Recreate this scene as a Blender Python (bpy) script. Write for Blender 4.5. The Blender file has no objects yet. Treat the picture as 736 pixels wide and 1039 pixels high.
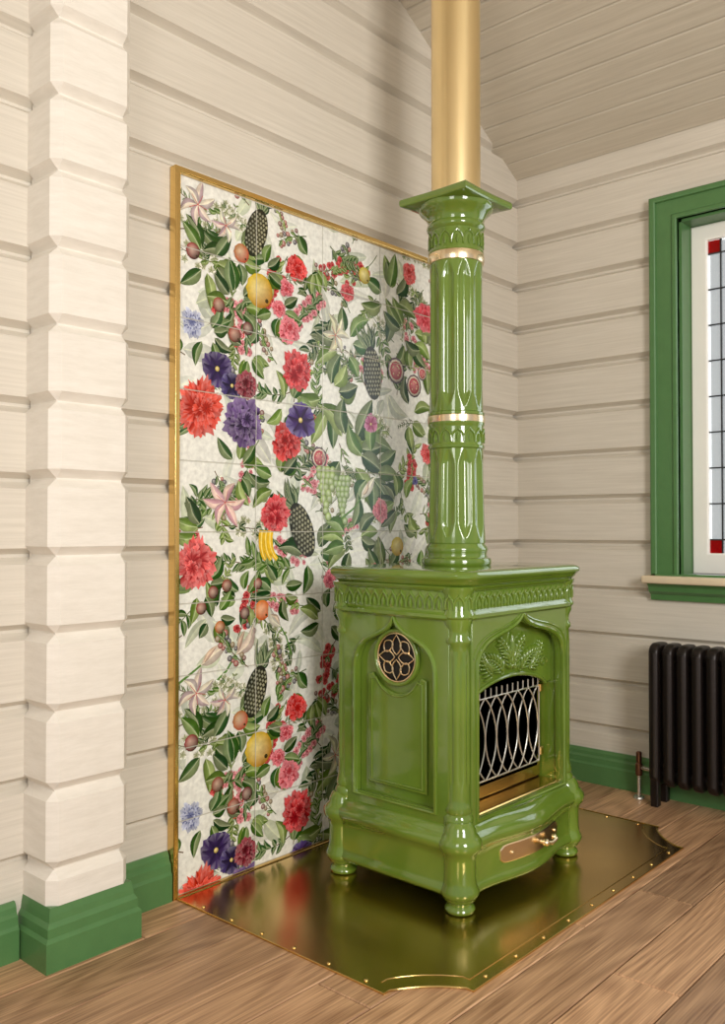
import bpy, bmesh, math, random
from mathutils import Vector, Matrix
random.seed(7)
scene = bpy.context.scene
scene.view_settings.view_transform = 'Standard'
COL = scene.collection
pi = math.pi

def lin(c):
    return tuple(((x/12.92) if x <= 0.04045 else ((x+0.055)/1.055)**2.4) for x in c)
def rgb(r, g, b):
    return lin((r/255, g/255, b/255))

# ---------------------------------------------------------------- materials
def newmat(name):
    m = bpy.data.materials.new(name); m.use_nodes = True
    nt = m.node_tree
    return m, nt, nt.nodes['Principled BSDF']
def N(nt, t, **kw):
    n = nt.nodes.new(t)
    for k, v in kw.items(): setattr(n, k, v)
    return n
def simple(name, col, rough=0.5, metal=0.0, coat=0.0, var=0.08, vscale=6.0, bump=0.0, bscale=30, stretch=(1,1,1)):
    m, nt, b = newmat(name)
    tc = N(nt, 'ShaderNodeTexCoord'); mp = N(nt, 'ShaderNodeMapping')
    mp.inputs['Scale'].default_value = stretch
    nt.links.new(tc.outputs['Object'], mp.inputs['Vector'])
    no = N(nt, 'ShaderNodeTexNoise'); no.inputs['Scale'].default_value = vscale; no.inputs['Detail'].default_value = 4
    nt.links.new(mp.outputs[0], no.inputs['Vector'])
    cr = N(nt, 'ShaderNodeValToRGB')
    cr.color_ramp.elements[0].position = 0.3; cr.color_ramp.elements[1].position = 0.7
    cr.color_ramp.elements[0].color = (*[c*(1-var) for c in col], 1)
    cr.color_ramp.elements[1].color = (*[min(1, c*(1+var)) for c in col], 1)
    nt.links.new(no.outputs['Fac'], cr.inputs[0]); nt.links.new(cr.outputs[0], b.inputs['Base Color'])
    b.inputs['Roughness'].default_value = rough; b.inputs['Metallic'].default_value = metal
    b.inputs['Coat Weight'].default_value = coat; b.inputs['Coat Roughness'].default_value = 0.05
    if bump:
        n2 = N(nt, 'ShaderNodeTexNoise'); n2.inputs['Scale'].default_value = bscale; n2.inputs['Detail'].default_value = 3
        nt.links.new(mp.outputs[0], n2.inputs['Vector'])
        bp = N(nt, 'ShaderNodeBump'); bp.inputs['Strength'].default_value = bump; bp.inputs['Distance'].default_value = 0.01
        nt.links.new(n2.outputs['Fac'], bp.inputs['Height']); nt.links.new(bp.outputs[0], b.inputs['Normal'])
    return m

def whitewash(name, scale, c1, c2):
    m, nt, b = newmat(name)
    tc = N(nt, 'ShaderNodeTexCoord'); mp = N(nt, 'ShaderNodeMapping'); mp.inputs['Scale'].default_value = scale
    nt.links.new(tc.outputs['Object'], mp.inputs['Vector'])
    n1 = N(nt, 'ShaderNodeTexNoise'); n1.inputs['Scale'].default_value = 1.0; n1.inputs['Detail'].default_value = 7; n1.inputs['Roughness'].default_value = .7
    n1.inputs['Distortion'].default_value = .15
    nt.links.new(mp.outputs[0], n1.inputs['Vector'])
    cr = N(nt, 'ShaderNodeValToRGB'); cr.color_ramp.elements[0].position = .25; cr.color_ramp.elements[1].position = .75
    cr.color_ramp.elements[0].color = (*c1, 1); cr.color_ramp.elements[1].color = (*c2, 1)
    nt.links.new(n1.outputs['Fac'], cr.inputs[0]); nt.links.new(cr.outputs[0], b.inputs['Base Color'])
    b.inputs['Roughness'].default_value = .55
    bp = N(nt, 'ShaderNodeBump'); bp.inputs['Strength'].default_value = .10; bp.inputs['Distance'].default_value = .003
    nt.links.new(n1.outputs['Fac'], bp.inputs['Height']); nt.links.new(bp.outputs[0], b.inputs['Normal'])
    return m
WC1, WC2 = rgb(196, 188, 174), rgb(220, 213, 200)
m_wallL = whitewash('whitewashed_timber_left', (2.2, 6, 80), WC1, WC2)
m_wallR = whitewash('whitewashed_timber_right', (6, 2.2, 80), WC1, WC2)
m_ceil = whitewash('whitewashed_ceiling', (60, 2.2, 60), rgb(186, 177, 160), rgb(210, 202, 186))
m_col = whitewash('whitewashed_log_ends', (10, 10, 60), rgb(218, 211, 199), rgb(235, 229, 219))

GREEN = rgb(97, 123, 40)
m_green = simple('green_glazed_majolica', GREEN, rough=.12, coat=.8, var=.16, vscale=4, bump=.07, bscale=14)
m_trim = simple('green_painted_wood', rgb(80, 122, 72), rough=.33, var=.05, vscale=20, bump=.05, bscale=60)
m_brass = simple('polished_brass', rgb(222, 188, 120), rough=.2, metal=1, var=.04)
m_mat = simple('brass_sheet', rgb(214, 182, 116), rough=.22, metal=1, var=.10, vscale=3, bump=.05, bscale=6)
m_flue = simple('brushed_brass_flue', rgb(246, 222, 170), rough=.3, metal=1, var=.05, stretch=(1, 1, .1), vscale=20)
m_palebrass = simple('pale_brass', rgb(240, 218, 182), rough=.25, metal=1, var=.04)
m_black = simple('black_firebox', rgb(14, 12, 11), rough=.6)
m_iron = simple('dark_cast_iron', rgb(34, 27, 24), rough=.38, metal=.4, bump=.1, bscale=80)
m_chrome = simple('steel_wire', rgb(222, 218, 208), rough=.25, metal=.8)
m_white = simple('white_sash_paint', rgb(242, 240, 234), rough=.35, var=.02)
m_sill = simple('cream_sill', rgb(222, 205, 175), rough=.4, var=.05)
m_lead = simple('lead_came', rgb(50, 50, 50), rough=.5, metal=.6)
m_copper = simple('copper_valve', rgb(120, 84, 66), rough=.35, metal=.8)

def glassmat(name, col, tr=.9):
    m, nt, b = newmat(name)
    out = [n for n in nt.nodes if n.type == 'OUTPUT_MATERIAL'][0]
    t = N(nt, 'ShaderNodeBsdfTransparent'); t.inputs[0].default_value = (*col, 1)
    b.inputs['Base Color'].default_value = (*col, 1); b.inputs['Roughness'].default_value = .1
    mx = N(nt, 'ShaderNodeMixShader'); mx.inputs[0].default_value = tr
    nt.links.new(b.outputs[0], mx.inputs[1]); nt.links.new(t.outputs[0], mx.inputs[2]); nt.links.new(mx.outputs[0], out.inputs[0])
    return m
m_glass = glassmat('window_glass', (.95, .98, 1))
m_red = glassmat('red_stained_glass', rgb(190, 24, 30), .6)

# wood floor
m_floor, nt, b = newmat('oak_planks')
tc = N(nt, 'ShaderNodeTexCoord'); geo = N(nt, 'ShaderNodeNewGeometry')
comb = N(nt, 'ShaderNodeCombineXYZ')
nt.links.new(geo.outputs['Random Per Island'], comb.inputs[0]); nt.links.new(geo.outputs['Random Per Island'], comb.inputs[1])
sc = N(nt, 'ShaderNodeVectorMath', operation='MULTIPLY'); sc.inputs[1].default_value = (37, 19, 11)
nt.links.new(comb.outputs[0], sc.inputs[0])
add = N(nt, 'ShaderNodeVectorMath', operation='ADD'); nt.links.new(tc.outputs['Object'], add.inputs[0]); nt.links.new(sc.outputs[0], add.inputs[1])
mp = N(nt, 'ShaderNodeMapping'); mp.inputs['Scale'].default_value = (.6, 5.5, 1); nt.links.new(add.outputs[0], mp.inputs['Vector'])
nA = N(nt, 'ShaderNodeTexNoise'); nA.inputs['Scale'].default_value = 1.0; nA.inputs['Detail'].default_value = 1; nA.inputs['Roughness'].default_value = .3
nt.links.new(mp.outputs[0], nA.inputs['Vector'])
m1 = N(nt, 'ShaderNodeMath', operation='MULTIPLY'); m1.inputs[1].default_value = 95; nt.links.new(nA.outputs['Fac'], m1.inputs[0])
m2 = N(nt, 'ShaderNodeMath', operation='SINE'); nt.links.new(m1.outputs[0], m2.inputs[0])
mpf = N(nt, 'ShaderNodeMapping'); mpf.inputs['Scale'].default_value = (4, 170, 1); nt.links.new(add.outputs[0], mpf.inputs['Vector'])
nF = N(nt, 'ShaderNodeTexNoise'); nF.inputs['Scale'].default_value = 1; nF.inputs['Detail'].default_value = 4; nt.links.new(mpf.outputs[0], nF.inputs['Vector'])
mixf = N(nt, 'ShaderNodeMath', operation='MULTIPLY_ADD'); nt.links.new(m2.outputs[0], mixf.inputs[0]); mixf.inputs[1].default_value = .085; nt.links.new(nF.outputs['Fac'], mixf.inputs[2])
cr = N(nt, 'ShaderNodeValToRGB')
cr.color_ramp.elements[0].position = .2; cr.color_ramp.elements[1].position = .75
cr.color_ramp.elements[0].color = (*rgb(130, 94, 66), 1); cr.color_ramp.elements[1].color = (*rgb(212, 170, 130), 1)
nt.links.new(mixf.outputs[0], cr.inputs[0])
hsv = N(nt, 'ShaderNodeHueSaturation'); mr = N(nt, 'ShaderNodeMapRange'); mr.inputs['To Min'].default_value = .66; mr.inputs['To Max'].default_value = 1.15
nt.links.new(geo.outputs['Random Per Island'], mr.inputs['Value']); nt.links.new(mr.outputs[0], hsv.inputs['Value']); nt.links.new(cr.outputs[0], hsv.inputs['Color'])
# knots
mk_ = N(nt, 'ShaderNodeMapping'); mk_.inputs['Scale'].default_value = (1.6, 5, 1); nt.links.new(add.outputs[0], mk_.inputs['Vector'])
vo = N(nt, 'ShaderNodeTexVoronoi'); vo.inputs['Scale'].default_value = 1; nt.links.new(mk_.outputs[0], vo.inputs['Vector'])
kr = N(nt, 'ShaderNodeMapRange'); kr.inputs['From Min'].default_value = .03; kr.inputs['From Max'].default_value = .09; kr.inputs['To Min'].default_value = .7; kr.inputs['To Max'].default_value = 0
nt.links.new(vo.outputs['Distance'], kr.inputs['Value'])
km = N(nt, 'ShaderNodeMixRGB'); km.inputs[2].default_value = (*rgb(84, 54, 34), 1)
nt.links.new(kr.outputs[0], km.inputs[0]); nt.links.new(hsv.outputs[0], km.inputs[1])
nt.links.new(km.outputs[0], b.inputs['Base Color']); b.inputs['Roughness'].default_value = .4
bp = N(nt, 'ShaderNodeBump'); bp.inputs['Strength'].default_value = .15; bp.inputs['Distance'].default_value = .003
nt.links.new(mixf.outputs[0], bp.inputs['Height']); nt.links.new(bp.outputs[0], b.inputs['Normal'])
m_gap = simple('floor_gap', rgb(30, 18, 12), rough=.8)

# ---------------------------------------------------------------- geometry helpers
def empty(name, loc=(0, 0, 0)):
    e = bpy.data.objects.new(name, None); e.empty_display_size = .1; e.location = loc; COL.objects.link(e); return e
def link(name, me, parent=None, smooth=False, mat=None):
    if mat is not None:
        me.materials.clear(); me.materials.append(mat)
    if smooth:
        for p in me.polygons: p.use_smooth = True
        try: me.set_sharp_from_angle(angle=math.radians(40))
        except Exception: pass
    o = bpy.data.objects.new(name, me); COL.objects.link(o)
    if parent: o.parent = parent
    return o
def fixn(me):
    bm = bmesh.new(); bm.from_mesh(me); bmesh.ops.recalc_face_normals(bm, faces=bm.faces); bm.to_mesh(me); bm.free()
def mk(name, v, f, mat, parent=None, smooth=False, fix=True):
    me = bpy.data.meshes.new(name); me.from_pydata([tuple(p) for p in v], [], f); me.update()
    if fix: fixn(me)
    return link(name, me, parent, smooth, mat)
def boxes(name, lst, mat, parent=None, bev=0.0, smooth=False):
    bm = bmesh.new()
    for (x0, x1, y0, y1, z0, z1) in lst:
        r = bmesh.ops.create_cube(bm, size=1)
        bmesh.ops.transform(bm, matrix=Matrix.Translation(((x0+x1)/2, (y0+y1)/2, (z0+z1)/2)) @ Matrix.Diagonal((abs(x1-x0), abs(y1-y0), abs(z1-z0), 1)), verts=r['verts'])
    if bev: bmesh.ops.bevel(bm, geom=bm.edges[:], offset=bev, segments=1 if not smooth else 3, affect='EDGES', profile=.5)
    me = bpy.data.meshes.new(name); bm.to_mesh(me); bm.free()
    return link(name, me, parent, smooth, mat)
def frameM(a, b, c, o=(0, 0, 0)):
    a, b, c = Vector(a), Vector(b), Vector(c)
    M = Matrix.Identity(4)
    for i in range(3):
        M[i][0] = a[i]; M[i][1] = b[i]; M[i][2] = c[i]; M[i][3] = o[i]
    return M
def FRONT(y): return frameM((1, 0, 0), (0, 0, 1), (0, -1, 0), (0, y, 0))       # faces -Y, a=+X
def LEFT(x): return frameM((0, -1, 0), (0, 0, 1), (-1, 0, 0), (x, 0, 0))        # faces -X, a=-Y
def RIGHT(x): return frameM((0, 1, 0), (0, 0, 1), (1, 0, 0), (x, 0, 0))
def curve_mesh(cu, M):
    o = bpy.data.objects.new('tmp', cu); COL.objects.link(o)
    dg = bpy.context.evaluated_depsgraph_get(); dg.update()
    me = bpy.data.meshes.new_from_object(o.evaluated_get(dg))
    bpy.data.objects.remove(o); bpy.data.curves.remove(cu)
    me.transform(M); return me
def plate(name, loops, thick, M, mat, parent=None, bev=0.0, smooth=True):
    """flat plate (with holes) whose back lies on the frame plane, front at +thick"""
    cu = bpy.data.curves.new(name, 'CURVE'); cu.dimensions = '2D'; cu.fill_mode = 'BOTH'
    for L in loops:
        s = cu.splines.new('POLY'); s.points.add(len(L)-1); s.use_cyclic_u = True
        for i, p in enumerate(L): s.points[i].co = (p[0], p[1], 0, 1)
    cu.bevel_depth = bev; cu.bevel_resolution = 2; cu.offset = -bev
    cu.extrude = max(thick/2 - bev, 0.0001)
    me = curve_mesh(cu, M @ Matrix.Translation((0, 0, thick/2)))
    return link(name, me, parent, smooth, mat)
def tubes(name, lines, r, mat, parent=None, M=Matrix.Identity(4), closed=False, res=2):
    cu = bpy.data.curves.new(name, 'CURVE'); cu.dimensions = '3D'
    for L in lines:
        s = cu.splines.new('POLY'); s.points.add(len(L)-1); s.use_cyclic_u = closed
        for i, p in enumerate(L):
            s.points[i].co = (p[0], p[1], p[2] if len(p) > 2 else 0, 1)
            s.points[i].radius = p[3] if len(p) > 3 else 1
    cu.bevel_depth = r; cu.bevel_resolution = res; cu.use_fill_caps = True
    me = curve_mesh(cu, M)
    return link(name, me, parent, True, mat)
def lathe(name, prof, mat, parent=None, c=(0, 0), seg=64, rf=None, zf=None):
    v = []; f = []; n = len(prof)
    for (r, z) in prof:
        for k in range(seg):
            a = 2*pi*k/seg
            rr = rf(r, a, z) if rf else r
            x, y = c[0]+rr*math.cos(a), c[1]+rr*math.sin(a)
            v.append((x, y, zf(x, y, z) if zf else z))
    for i in range(n-1):
        for k in range(seg):
            k2 = (k+1) % seg
            f.append((i*seg+k, i*seg+k2, (i+1)*seg+k2, (i+1)*seg+k))
    f.append(tuple(range(seg))[::-1]); f.append(tuple((n-1)*seg+k for k in range(seg)))
    return mk(name, v, f, mat, parent, True)
def stack(name, rings, mat, parent=None, smooth=True):
    v = []; f = []; s = len(rings[0])
    for R in rings: v += R
    for i in range(len(rings)-1):
        for k in range(s):
            k2 = (k+1) % s
            f.append((i*s+k, i*s+k2, (i+1)*s+k2, (i+1)*s+k))
    f.append(tuple(range(s))[::-1]); f.append(tuple((len(rings)-1)*s+k for k in range(s)))
    return mk(name, v, f, mat, parent, smooth)
def prism(name, prof, p0, p1, mat, parent=None, out=(0, -1)):
    """extrude profile (depth_out, z) along horizontal line p0->p1; out = outward dir"""
    n = len(prof); v = []
    for P in (p0, p1):
        for d, z in prof: v.append((P[0]+out[0]*d, P[1]+out[1]*d, z))
    f = [(i, (i+1) % n, n+(i+1) % n, n+i) for i in range(n)]
    f += [tuple(range(n)), tuple(range(n, 2*n))[::-1]]
    return mk(name, v, f, mat, parent)
def bez(P0, P1, P2, P3, n=14):
    r = []
    for i in range(n+1):
        t = i/n; u = 1-t
        r.append(tuple(u**3*P0[k]+3*u*u*t*P1[k]+3*u*t*t*P2[k]+t**3*P3[k] for k in range(len(P0))))
    return r
def ogee(w, zb, zs, zp, n=14):
    h = zp-zs
    R = bez((w, zs), (w, zs+.8*h), (.16*w, zs+.52*h), (0, zp), n)
    return [(-w, zb), (w, zb)] + R + [(-x, z) for x, z in R[::-1][1:]]
def circ(cx, cz, r, n=32, a0=0, a1=2*pi, closed=True):
    m = n if closed else n+1
    return [(cx+r*math.cos(a0+(a1-a0)*i/n), cz+r*math.sin(a0+(a1-a0)*i/n)) for i in range(m)]

# ---------------------------------------------------------------- room shell
PITCH = .2155; PH = .043
def logprof(z0, z1):
    """surface profile (depth,z) of stacked square logs with V grooves"""
    pts = []
    k = math.floor((z0-PH)/PITCH)
    pts.append((0, z0))
    zz = PH + k*PITCH
    while zz < z1+PITCH:
        for d, z in ((0, zz-.026), (-.030, zz-.006), (-.030, zz+.003), (0, zz+.020)):
            if z0+1e-4 < z < z1-1e-4: pts.append((d, z))
        zz += PITCH
    pts.append((0, z1)); pts.append((-.16, z1)); pts.append((-.16, z0))
    return pts
wl = prism('wall_left', logprof(0, 4.9), (-5.2, 0), (0.0, 0), m_wallL, out=(0, -1))
wr = empty('wall_right')
WY0, WY1, WZ0, WZ1 = -.835, -2.0, .985, 2.57
H = 2.98
prism('logs_beside_corner', logprof(0, H), (0, .16), (0, WY0), m_wallR, wr, out=(-1, 0))
prism('logs_far_side', logprof(0, H), (0, WY1), (0, -5.0), m_wallR, wr, out=(-1, 0))
prism('logs_below_window', logprof(0, WZ0), (0, WY0), (0, WY1), m_wallR, wr, out=(-1, 0))
prism('logs_above_window', logprof(WZ1, H), (0, WY0), (0, WY1), m_wallR, wr, out=(-1, 0))

# ceiling, boards running along Y
sl = .5376
def ceilz(x): return 2.96 + sl*min(-x, 5.2+x)
v = []; f = []
def cboard(xa, xb):
    L = xb-xa
    za, zb = ceilz(xa), ceilz(xb)
    pr = [(xa, za+.014), (xa+L*.05, za+(zb-za)*.05), (xb-L*.05, zb-(zb-za)*.05), (xb, zb+.014), (xb, zb+.06), (xa, za+.06)]
    b0 = len(v)
    for y in (0.16, -5.0):
        for x, z in pr: v.append((x, y, z))
    for i in range(6): f.append((b0+i, b0+(i+1) % 6, b0+6+(i+1) % 6, b0+6+i))
    f.append(tuple(b0+i for i in range(6))); f.append(tuple(b0+6+i for i in range(6)))
nb = 52
for i in range(nb): cboard(-5.2+i*.1, -5.2+(i+1)*.1)
mk('ceiling', v, f, m_ceil)

# floor planks
v = []; f = []
def plank(x0, x1, y0, y1):
    g = .0018; b0 = len(v); z = 0; c = .003
    for (dx, zz) in ((0, -.02), (0, z-c), (c, z)):
        v.extend([(x0+g+dx, y0+g+dx, zz), (x1-g-dx, y0+g+dx, zz), (x1-g-dx, y1-g-dx, zz), (x0+g+dx, y1-g-dx, zz)])
    for k in range(2):
        for i in range(4): f.append((b0+4*k+i, b0+4*k+(i+1) % 4, b0+4*k+4+(i+1) % 4, b0+4*k+4+i))
    f.append((b0+8, b0+9, b0+10, b0+11)); f.append((b0+3, b0+2, b0+1, b0))
random.seed(11)
y = 0.0; PWD = .185
while y > -5:
    x = -5.2 - random.random()*1.5
    while x < 0:
        L = random.uniform(1.1, 2.0)
        x0 = max(x, -5.2); x1 = min(x+L, 0)
        if x1-x0 > .02: plank(x0, x1, y-PWD, y)
        x += L
    y -= PWD
fl = empty('floor')
mk('planks', v, f, m_floor, fl, fix=False)
boxes('subfloor', [(-5.2, 0, -5, 0, -.06, -.012)], m_gap, fl)

# baseboards
BP = [(0, 0), (.034, 0), (.034, .085), (.028, .095), (.026, .118), (.018, .128), (.016, .142), (.008, .155), (0, .155)]
prism('baseboard_left', BP, (-5.2, 0), (-2.655, 0), m_trim)
prism('baseboard_middle', BP, (-2.355, 0), (-2.14, 0), m_trim)
prism('baseboard_corner', BP, (-.395, 0), (-.034, 0), m_trim)
prism('baseboard_right', BP, (0, 0), (0, -5), m_trim, out=(-1, 0))

# log-end column
lc = empty('log_end_column')
bl = []
z = PH - PITCH
X0, X1, Yf = -2.628, -2.372, -.150
while z < 4.35:
    z0 = max(z, 0.0); z1 = min(z+PITCH, 4.3)
    if z1-z0 > .06: bl.append((X0, X1, Yf, .03, z0, z1))
    z += PITCH
boxes('log_ends', bl, m_col, lc, bev=.026)
boxes('log_core', [(X0+.024, X1-.024, Yf+.024, .02, 0, 4.3)], m_col, lc)
def rect(o, z, x0=X0, x1=X1, yf=Yf): return [(x0-o, .0, z), (x0-o, yf-o, z), (x1+o, yf-o, z), (x1+o, .0, z)]
stack('column_plinth', [rect(o, z) for o, z in ((.022, 0), (.022, .08), (.014, .09), (.014, .115), (.006, .128), (.004, .145), (.0, .165), (-.02, .165))], m_trim, lc, False)

# ---------------------------------------------------------------- window
win = empty('window_1')
def rl(a0, a1, z0, z1): return [(a0, z0), (a1, z0), (a1, z1), (a0, z1)]
A0, A1 = -WY0, -WY1
plate('casing', [rl(A0-.12, A1+.12, WZ0, WZ1+.115), rl(A0, A1, WZ0+.002, WZ1)], .026, LEFT(0), m_trim, win, bev=.005)
plate('casing_bead', [rl(A0-.125, A1+.125, WZ0, WZ1+.115), rl(A0-.095, A1+.095, WZ0+.002, WZ1+.088)], .04, LEFT(0), m_trim, win, bev=.008)
plate('casing_inner_bead', [rl(A0-.022, A1+.022, WZ0, WZ1+.022), rl(A0, A1, WZ0+.002, WZ1)], .034, LEFT(0), m_trim, win, bev=.006)
boxes('reveal', [(0, .15, WY0-.012, WY0+.01, WZ0, WZ1), (0, .15, WY1-.01, WY1+.012, WZ0, WZ1), (0, .15, WY1, WY0, WZ1-.012, WZ1+.01)], m_trim, win)
plate('sash', [rl(A0+.012, A1-.012, WZ0+.005, WZ1-.012), rl(A0+.085, A1-.085, WZ0+.10, WZ1-.085)], .05, LEFT(.15), m_white, win, bev=.008)
boxes('glass_pane', [(.124, .128, WY1+.08, WY0-.08, WZ0+.09, WZ1-.08)], m_glass, win)
g0, g1, h0, h1 = A0+.085, A1-.085, WZ0+.10, WZ1-.085
cm = []; cw = .003
for a in (g0+.055, g1-.055, (g0+g1)/2): cm.append((.117, .129, -a-cw, -a+cw, h0, h1))
nz = 8
for i in range(nz+1):
    zz = h0 + .06 + (h1-h0-.12)*i/nz
    cm.append((.1165, .1295, -g1, -g0, zz-cw, zz+cw))
boxes('lead_cames', cm, m_lead, win)
rp = []
for a in (g0, g1-.052):
    for zz in (h0, h1-.06):
        rp.append((.119, .1235, -(a+.052), -a, zz, zz+.058))
for a in (g0+.2, g0+.6):
    rp.append((.119, .1235, -(a+.1), -a, h1-.06, h1)); rp.append((.119, .1235, -(a+.1), -a, h0, h0+.058))
boxes('red_glass', rp, m_red, win)
boxes('sill', [(-.085, .15, WY1-.15, WY0+.15, WZ0-.034, WZ0)], m_sill, win, bev=.008, smooth=True)
prism('sill_apron', [(0, .875), (.02, .875), (.026, .90), (.045, .915), (.05, .935), (.065, .951), (0, .951)], (0, WY0+.13), (0, WY1-.13), m_trim, win, out=(-1, 0))

# ---------------------------------------------------------------- radiator
rad = empty('cast_iron_radiator', (-.12, -.765, 0))
def rrect(x0, x1, z0, z1, r, n=6):
    P = []
    for cx, cz, a in ((x1-r, z0+r, -pi/2), (x1-r, z1-r, 0), (x0+r, z1-r, pi/2), (x0+r, z0+r, pi)):
        for i in range(n+1): P.append((cx+r*math.cos(a+pi/2*i/n), cz+r*math.sin(a+pi/2*i/n)))
    return P
for i in range(14):
    yc = -.02-.062*i
    M = frameM((1, 0, 0), (0, 0, 1), (0, -1, 0), (0, yc+.022, 0))
    plate('section_%d' % (i+1), [rrect(-.072, .072, .09, .70, .045), rrect(-.036, -.014, .17, .62, .0109), rrect(.014, .036, .17, .62, .0109)], .044, M, m_iron, rad, bev=.013)
    tubes('ribs_%d' % (i+1), [[(x, yc, .13), (x, yc, .66)] for x in (-.056, 0, .056)], .021, m_iron, rad, res=3)
    if i in (0, 13):
        boxes('foot_%d' % (i+1), [(-.066, -.03, yc-.018, yc+.018, 0, .13), (.03, .066, yc-.018, yc+.018, 0, .13)], m_iron, rad, bev=.005)
tubes('header_pipes', [[(0, .0, z), (0, -.86, z)] for z in (.135, .655)], .03, m_iron, rad, res=3)
vp = empty('radiator_supply_pipe', (-.10, -.68, 0))
tubes('pipe', [[(0, 0, 0), (0, 0, .12), (0, 0, .13), (-.0, -.01, .135), (-.02, -.10, .135)]], .008, m_chrome, vp, res=3)
lathe('valve', [(.014, .10), (.016, .11), (.016, .15), (.011, .155), (.013, .17), (.013, .20), (.008, .205)], m_copper, vp, seg=16)
lathe('floor_rosette', [(.026, 0), (.024, .008), (.012, .012)], m_chrome, vp, seg=20)

# ---------------------------------------------------------------- floor plate (brass)
ma = empty('brass_hearth_plate')
MX0, MX1, MY0, MY1 = -2.125, -.425, -1.075, -.040
def matshape(o):
    x0, x1, y0 = MX0+o, MX1-o, MY0+o
    c = .165; n = .022; r = c-n
    L = [(x0, MY1), (x0, y0+c), (x0+n, y0+c)]
    L += [(x0+n + r*(.35*math.sin(t)+.65*t/(pi/2)), y0+c - r*(.35*(1-math.cos(t))+.65*t/(pi/2))) for t in [pi/2*i/8 for i in range(1, 8)]]
    L += [(x0+c, y0+n), (x0+c, y0)]
    R = [(x1+x0-x, yy) for x, yy in L]
    return L + R[::-1]
MT = Matrix.Identity(4)
plate('plate', [matshape(0)], .004, MT, m_mat, ma, smooth=False)
tubes('edge_bead', [[(x, yy, .004) for x, yy in matshape(.0)]], .003, m_brass, ma, closed=True)
tubes('inner_bead', [[(x, yy, .004) for x, yy in matshape(.042)[1:-1]]], .0018, m_brass, ma)
st = []
def studs(p, q, n):
    for i in range(n):
        t = (i+.5)/n; st.append((p[0]+(q[0]-p[0])*t, p[1]+(q[1]-p[1])*t))
studs((MX0+.021, -.08), (MX0+.021, -.90), 6); studs((MX1-.021, -.08), (MX1-.021, -.90), 6); studs((-1.95, MY0+.021), (-.60, MY0+.021), 9)
bm = bmesh.new()
for p in st:
    r = bmesh.ops.create_uvsphere(bm, u_segments=12, v_segments=8, radius=.0065)
    bmesh.ops.transform(bm, matrix=Matrix.Translation((p[0], p[1], .004)) @ Matrix.Diagonal((1, 1, .7, 1)), verts=r['verts'])
me = bpy.data.meshes.new('studs'); bm.to_mesh(me); bm.free(); link('studs', me, ma, True, m_brass)

# ---------------------------------------------------------------- tile panel
PX0, PW, PZ0, PH_ = -2.117, 1.70, .006, 2.356
tp = empty('floral_tile_panel', (PX0, 0, 0))
m_tile, nt, b = newmat('glazed_floral_tiles')
at = N(nt, 'ShaderNodeAttribute', attribute_name='art')
tc = N(nt, 'ShaderNodeTexCoord'); sx = N(nt, 'ShaderNodeSeparateXYZ'); nt.links.new(tc.outputs['Object'], sx.inputs[0])
def joint(outp, size, off):
    a = N(nt, 'ShaderNodeMath', operation='ADD'); a.inputs[1].default_value = off; nt.links.new(outp, a.inputs[0])
    d = N(nt, 'ShaderNodeMath', operation='PINGPONG'); d.inputs[1].default_value = size/2; nt.links.new(a.outputs[0], d.inputs[0])
    mr = N(nt, 'ShaderNodeMapRange'); mr.inputs['From Min'].default_value = .0010; mr.inputs['From Max'].default_value = .0028
    mr.inputs['To Min'].default_value = 1; mr.inputs['To Max'].default_value = 0
    nt.links.new(d.outputs[0], mr.inputs['Value']); return mr.outputs[0]
j1 = joint(sx.outputs['X'], PW/5, 0); j2 = joint(sx.outputs['Z'], PH_/10, -PZ0)
mxm = N(nt, 'ShaderNodeMath', operation='MAXIMUM'); nt.links.new(j1, mxm.inputs[0]); nt.links.new(j2, mxm.inputs[1])
nz_ = N(nt, 'ShaderNodeTexNoise'); nz_.inputs['Scale'].default_value = 60; nz_.inputs['Detail'].default_value = 3; nt.links.new(tc.outputs['Object'], nz_.inputs['Vector'])
hv = N(nt, 'ShaderNodeHueSaturation'); mrr = N(nt, 'ShaderNodeMapRange'); mrr.inputs['From Min'].default_value = .3; mrr.inputs['From Max'].default_value = .7; mrr.inputs['To Min'].default_value = .86; mrr.inputs['To Max'].default_value = 1.12
nt.links.new(nz_.outputs['Fac'], mrr.inputs['Value']); nt.links.new(mrr.outputs[0], hv.inputs['Value']); nt.links.new(at.outputs['Color'], hv.inputs['Color'])
mc = N(nt, 'ShaderNodeMixRGB'); mc.inputs[2].default_value = (*rgb(192, 189, 176), 1)
jm = N(nt, 'ShaderNodeMath', operation='MULTIPLY'); jm.inputs[1].default_value = .75; nt.links.new(mxm.outputs[0], jm.inputs[0])
nt.links.new(jm.outputs[0], mc.inputs[0]); nt.links.new(hv.outputs[0], mc.inputs[1]); nt.links.new(mc.outputs[0], b.inputs['Base Color'])
b.inputs['Roughness'].default_value = .22; b.inputs['Specular IOR Level'].default_value = .35
bp = N(nt, 'ShaderNodeBump', invert=True); bp.inputs['Strength'].default_value = .6; bp.inputs['Distance'].default_value = .003
nt.links.new(mxm.outputs[0], bp.inputs['Height']); nt.links.new(bp.outputs[0], b.inputs['Normal'])

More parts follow.
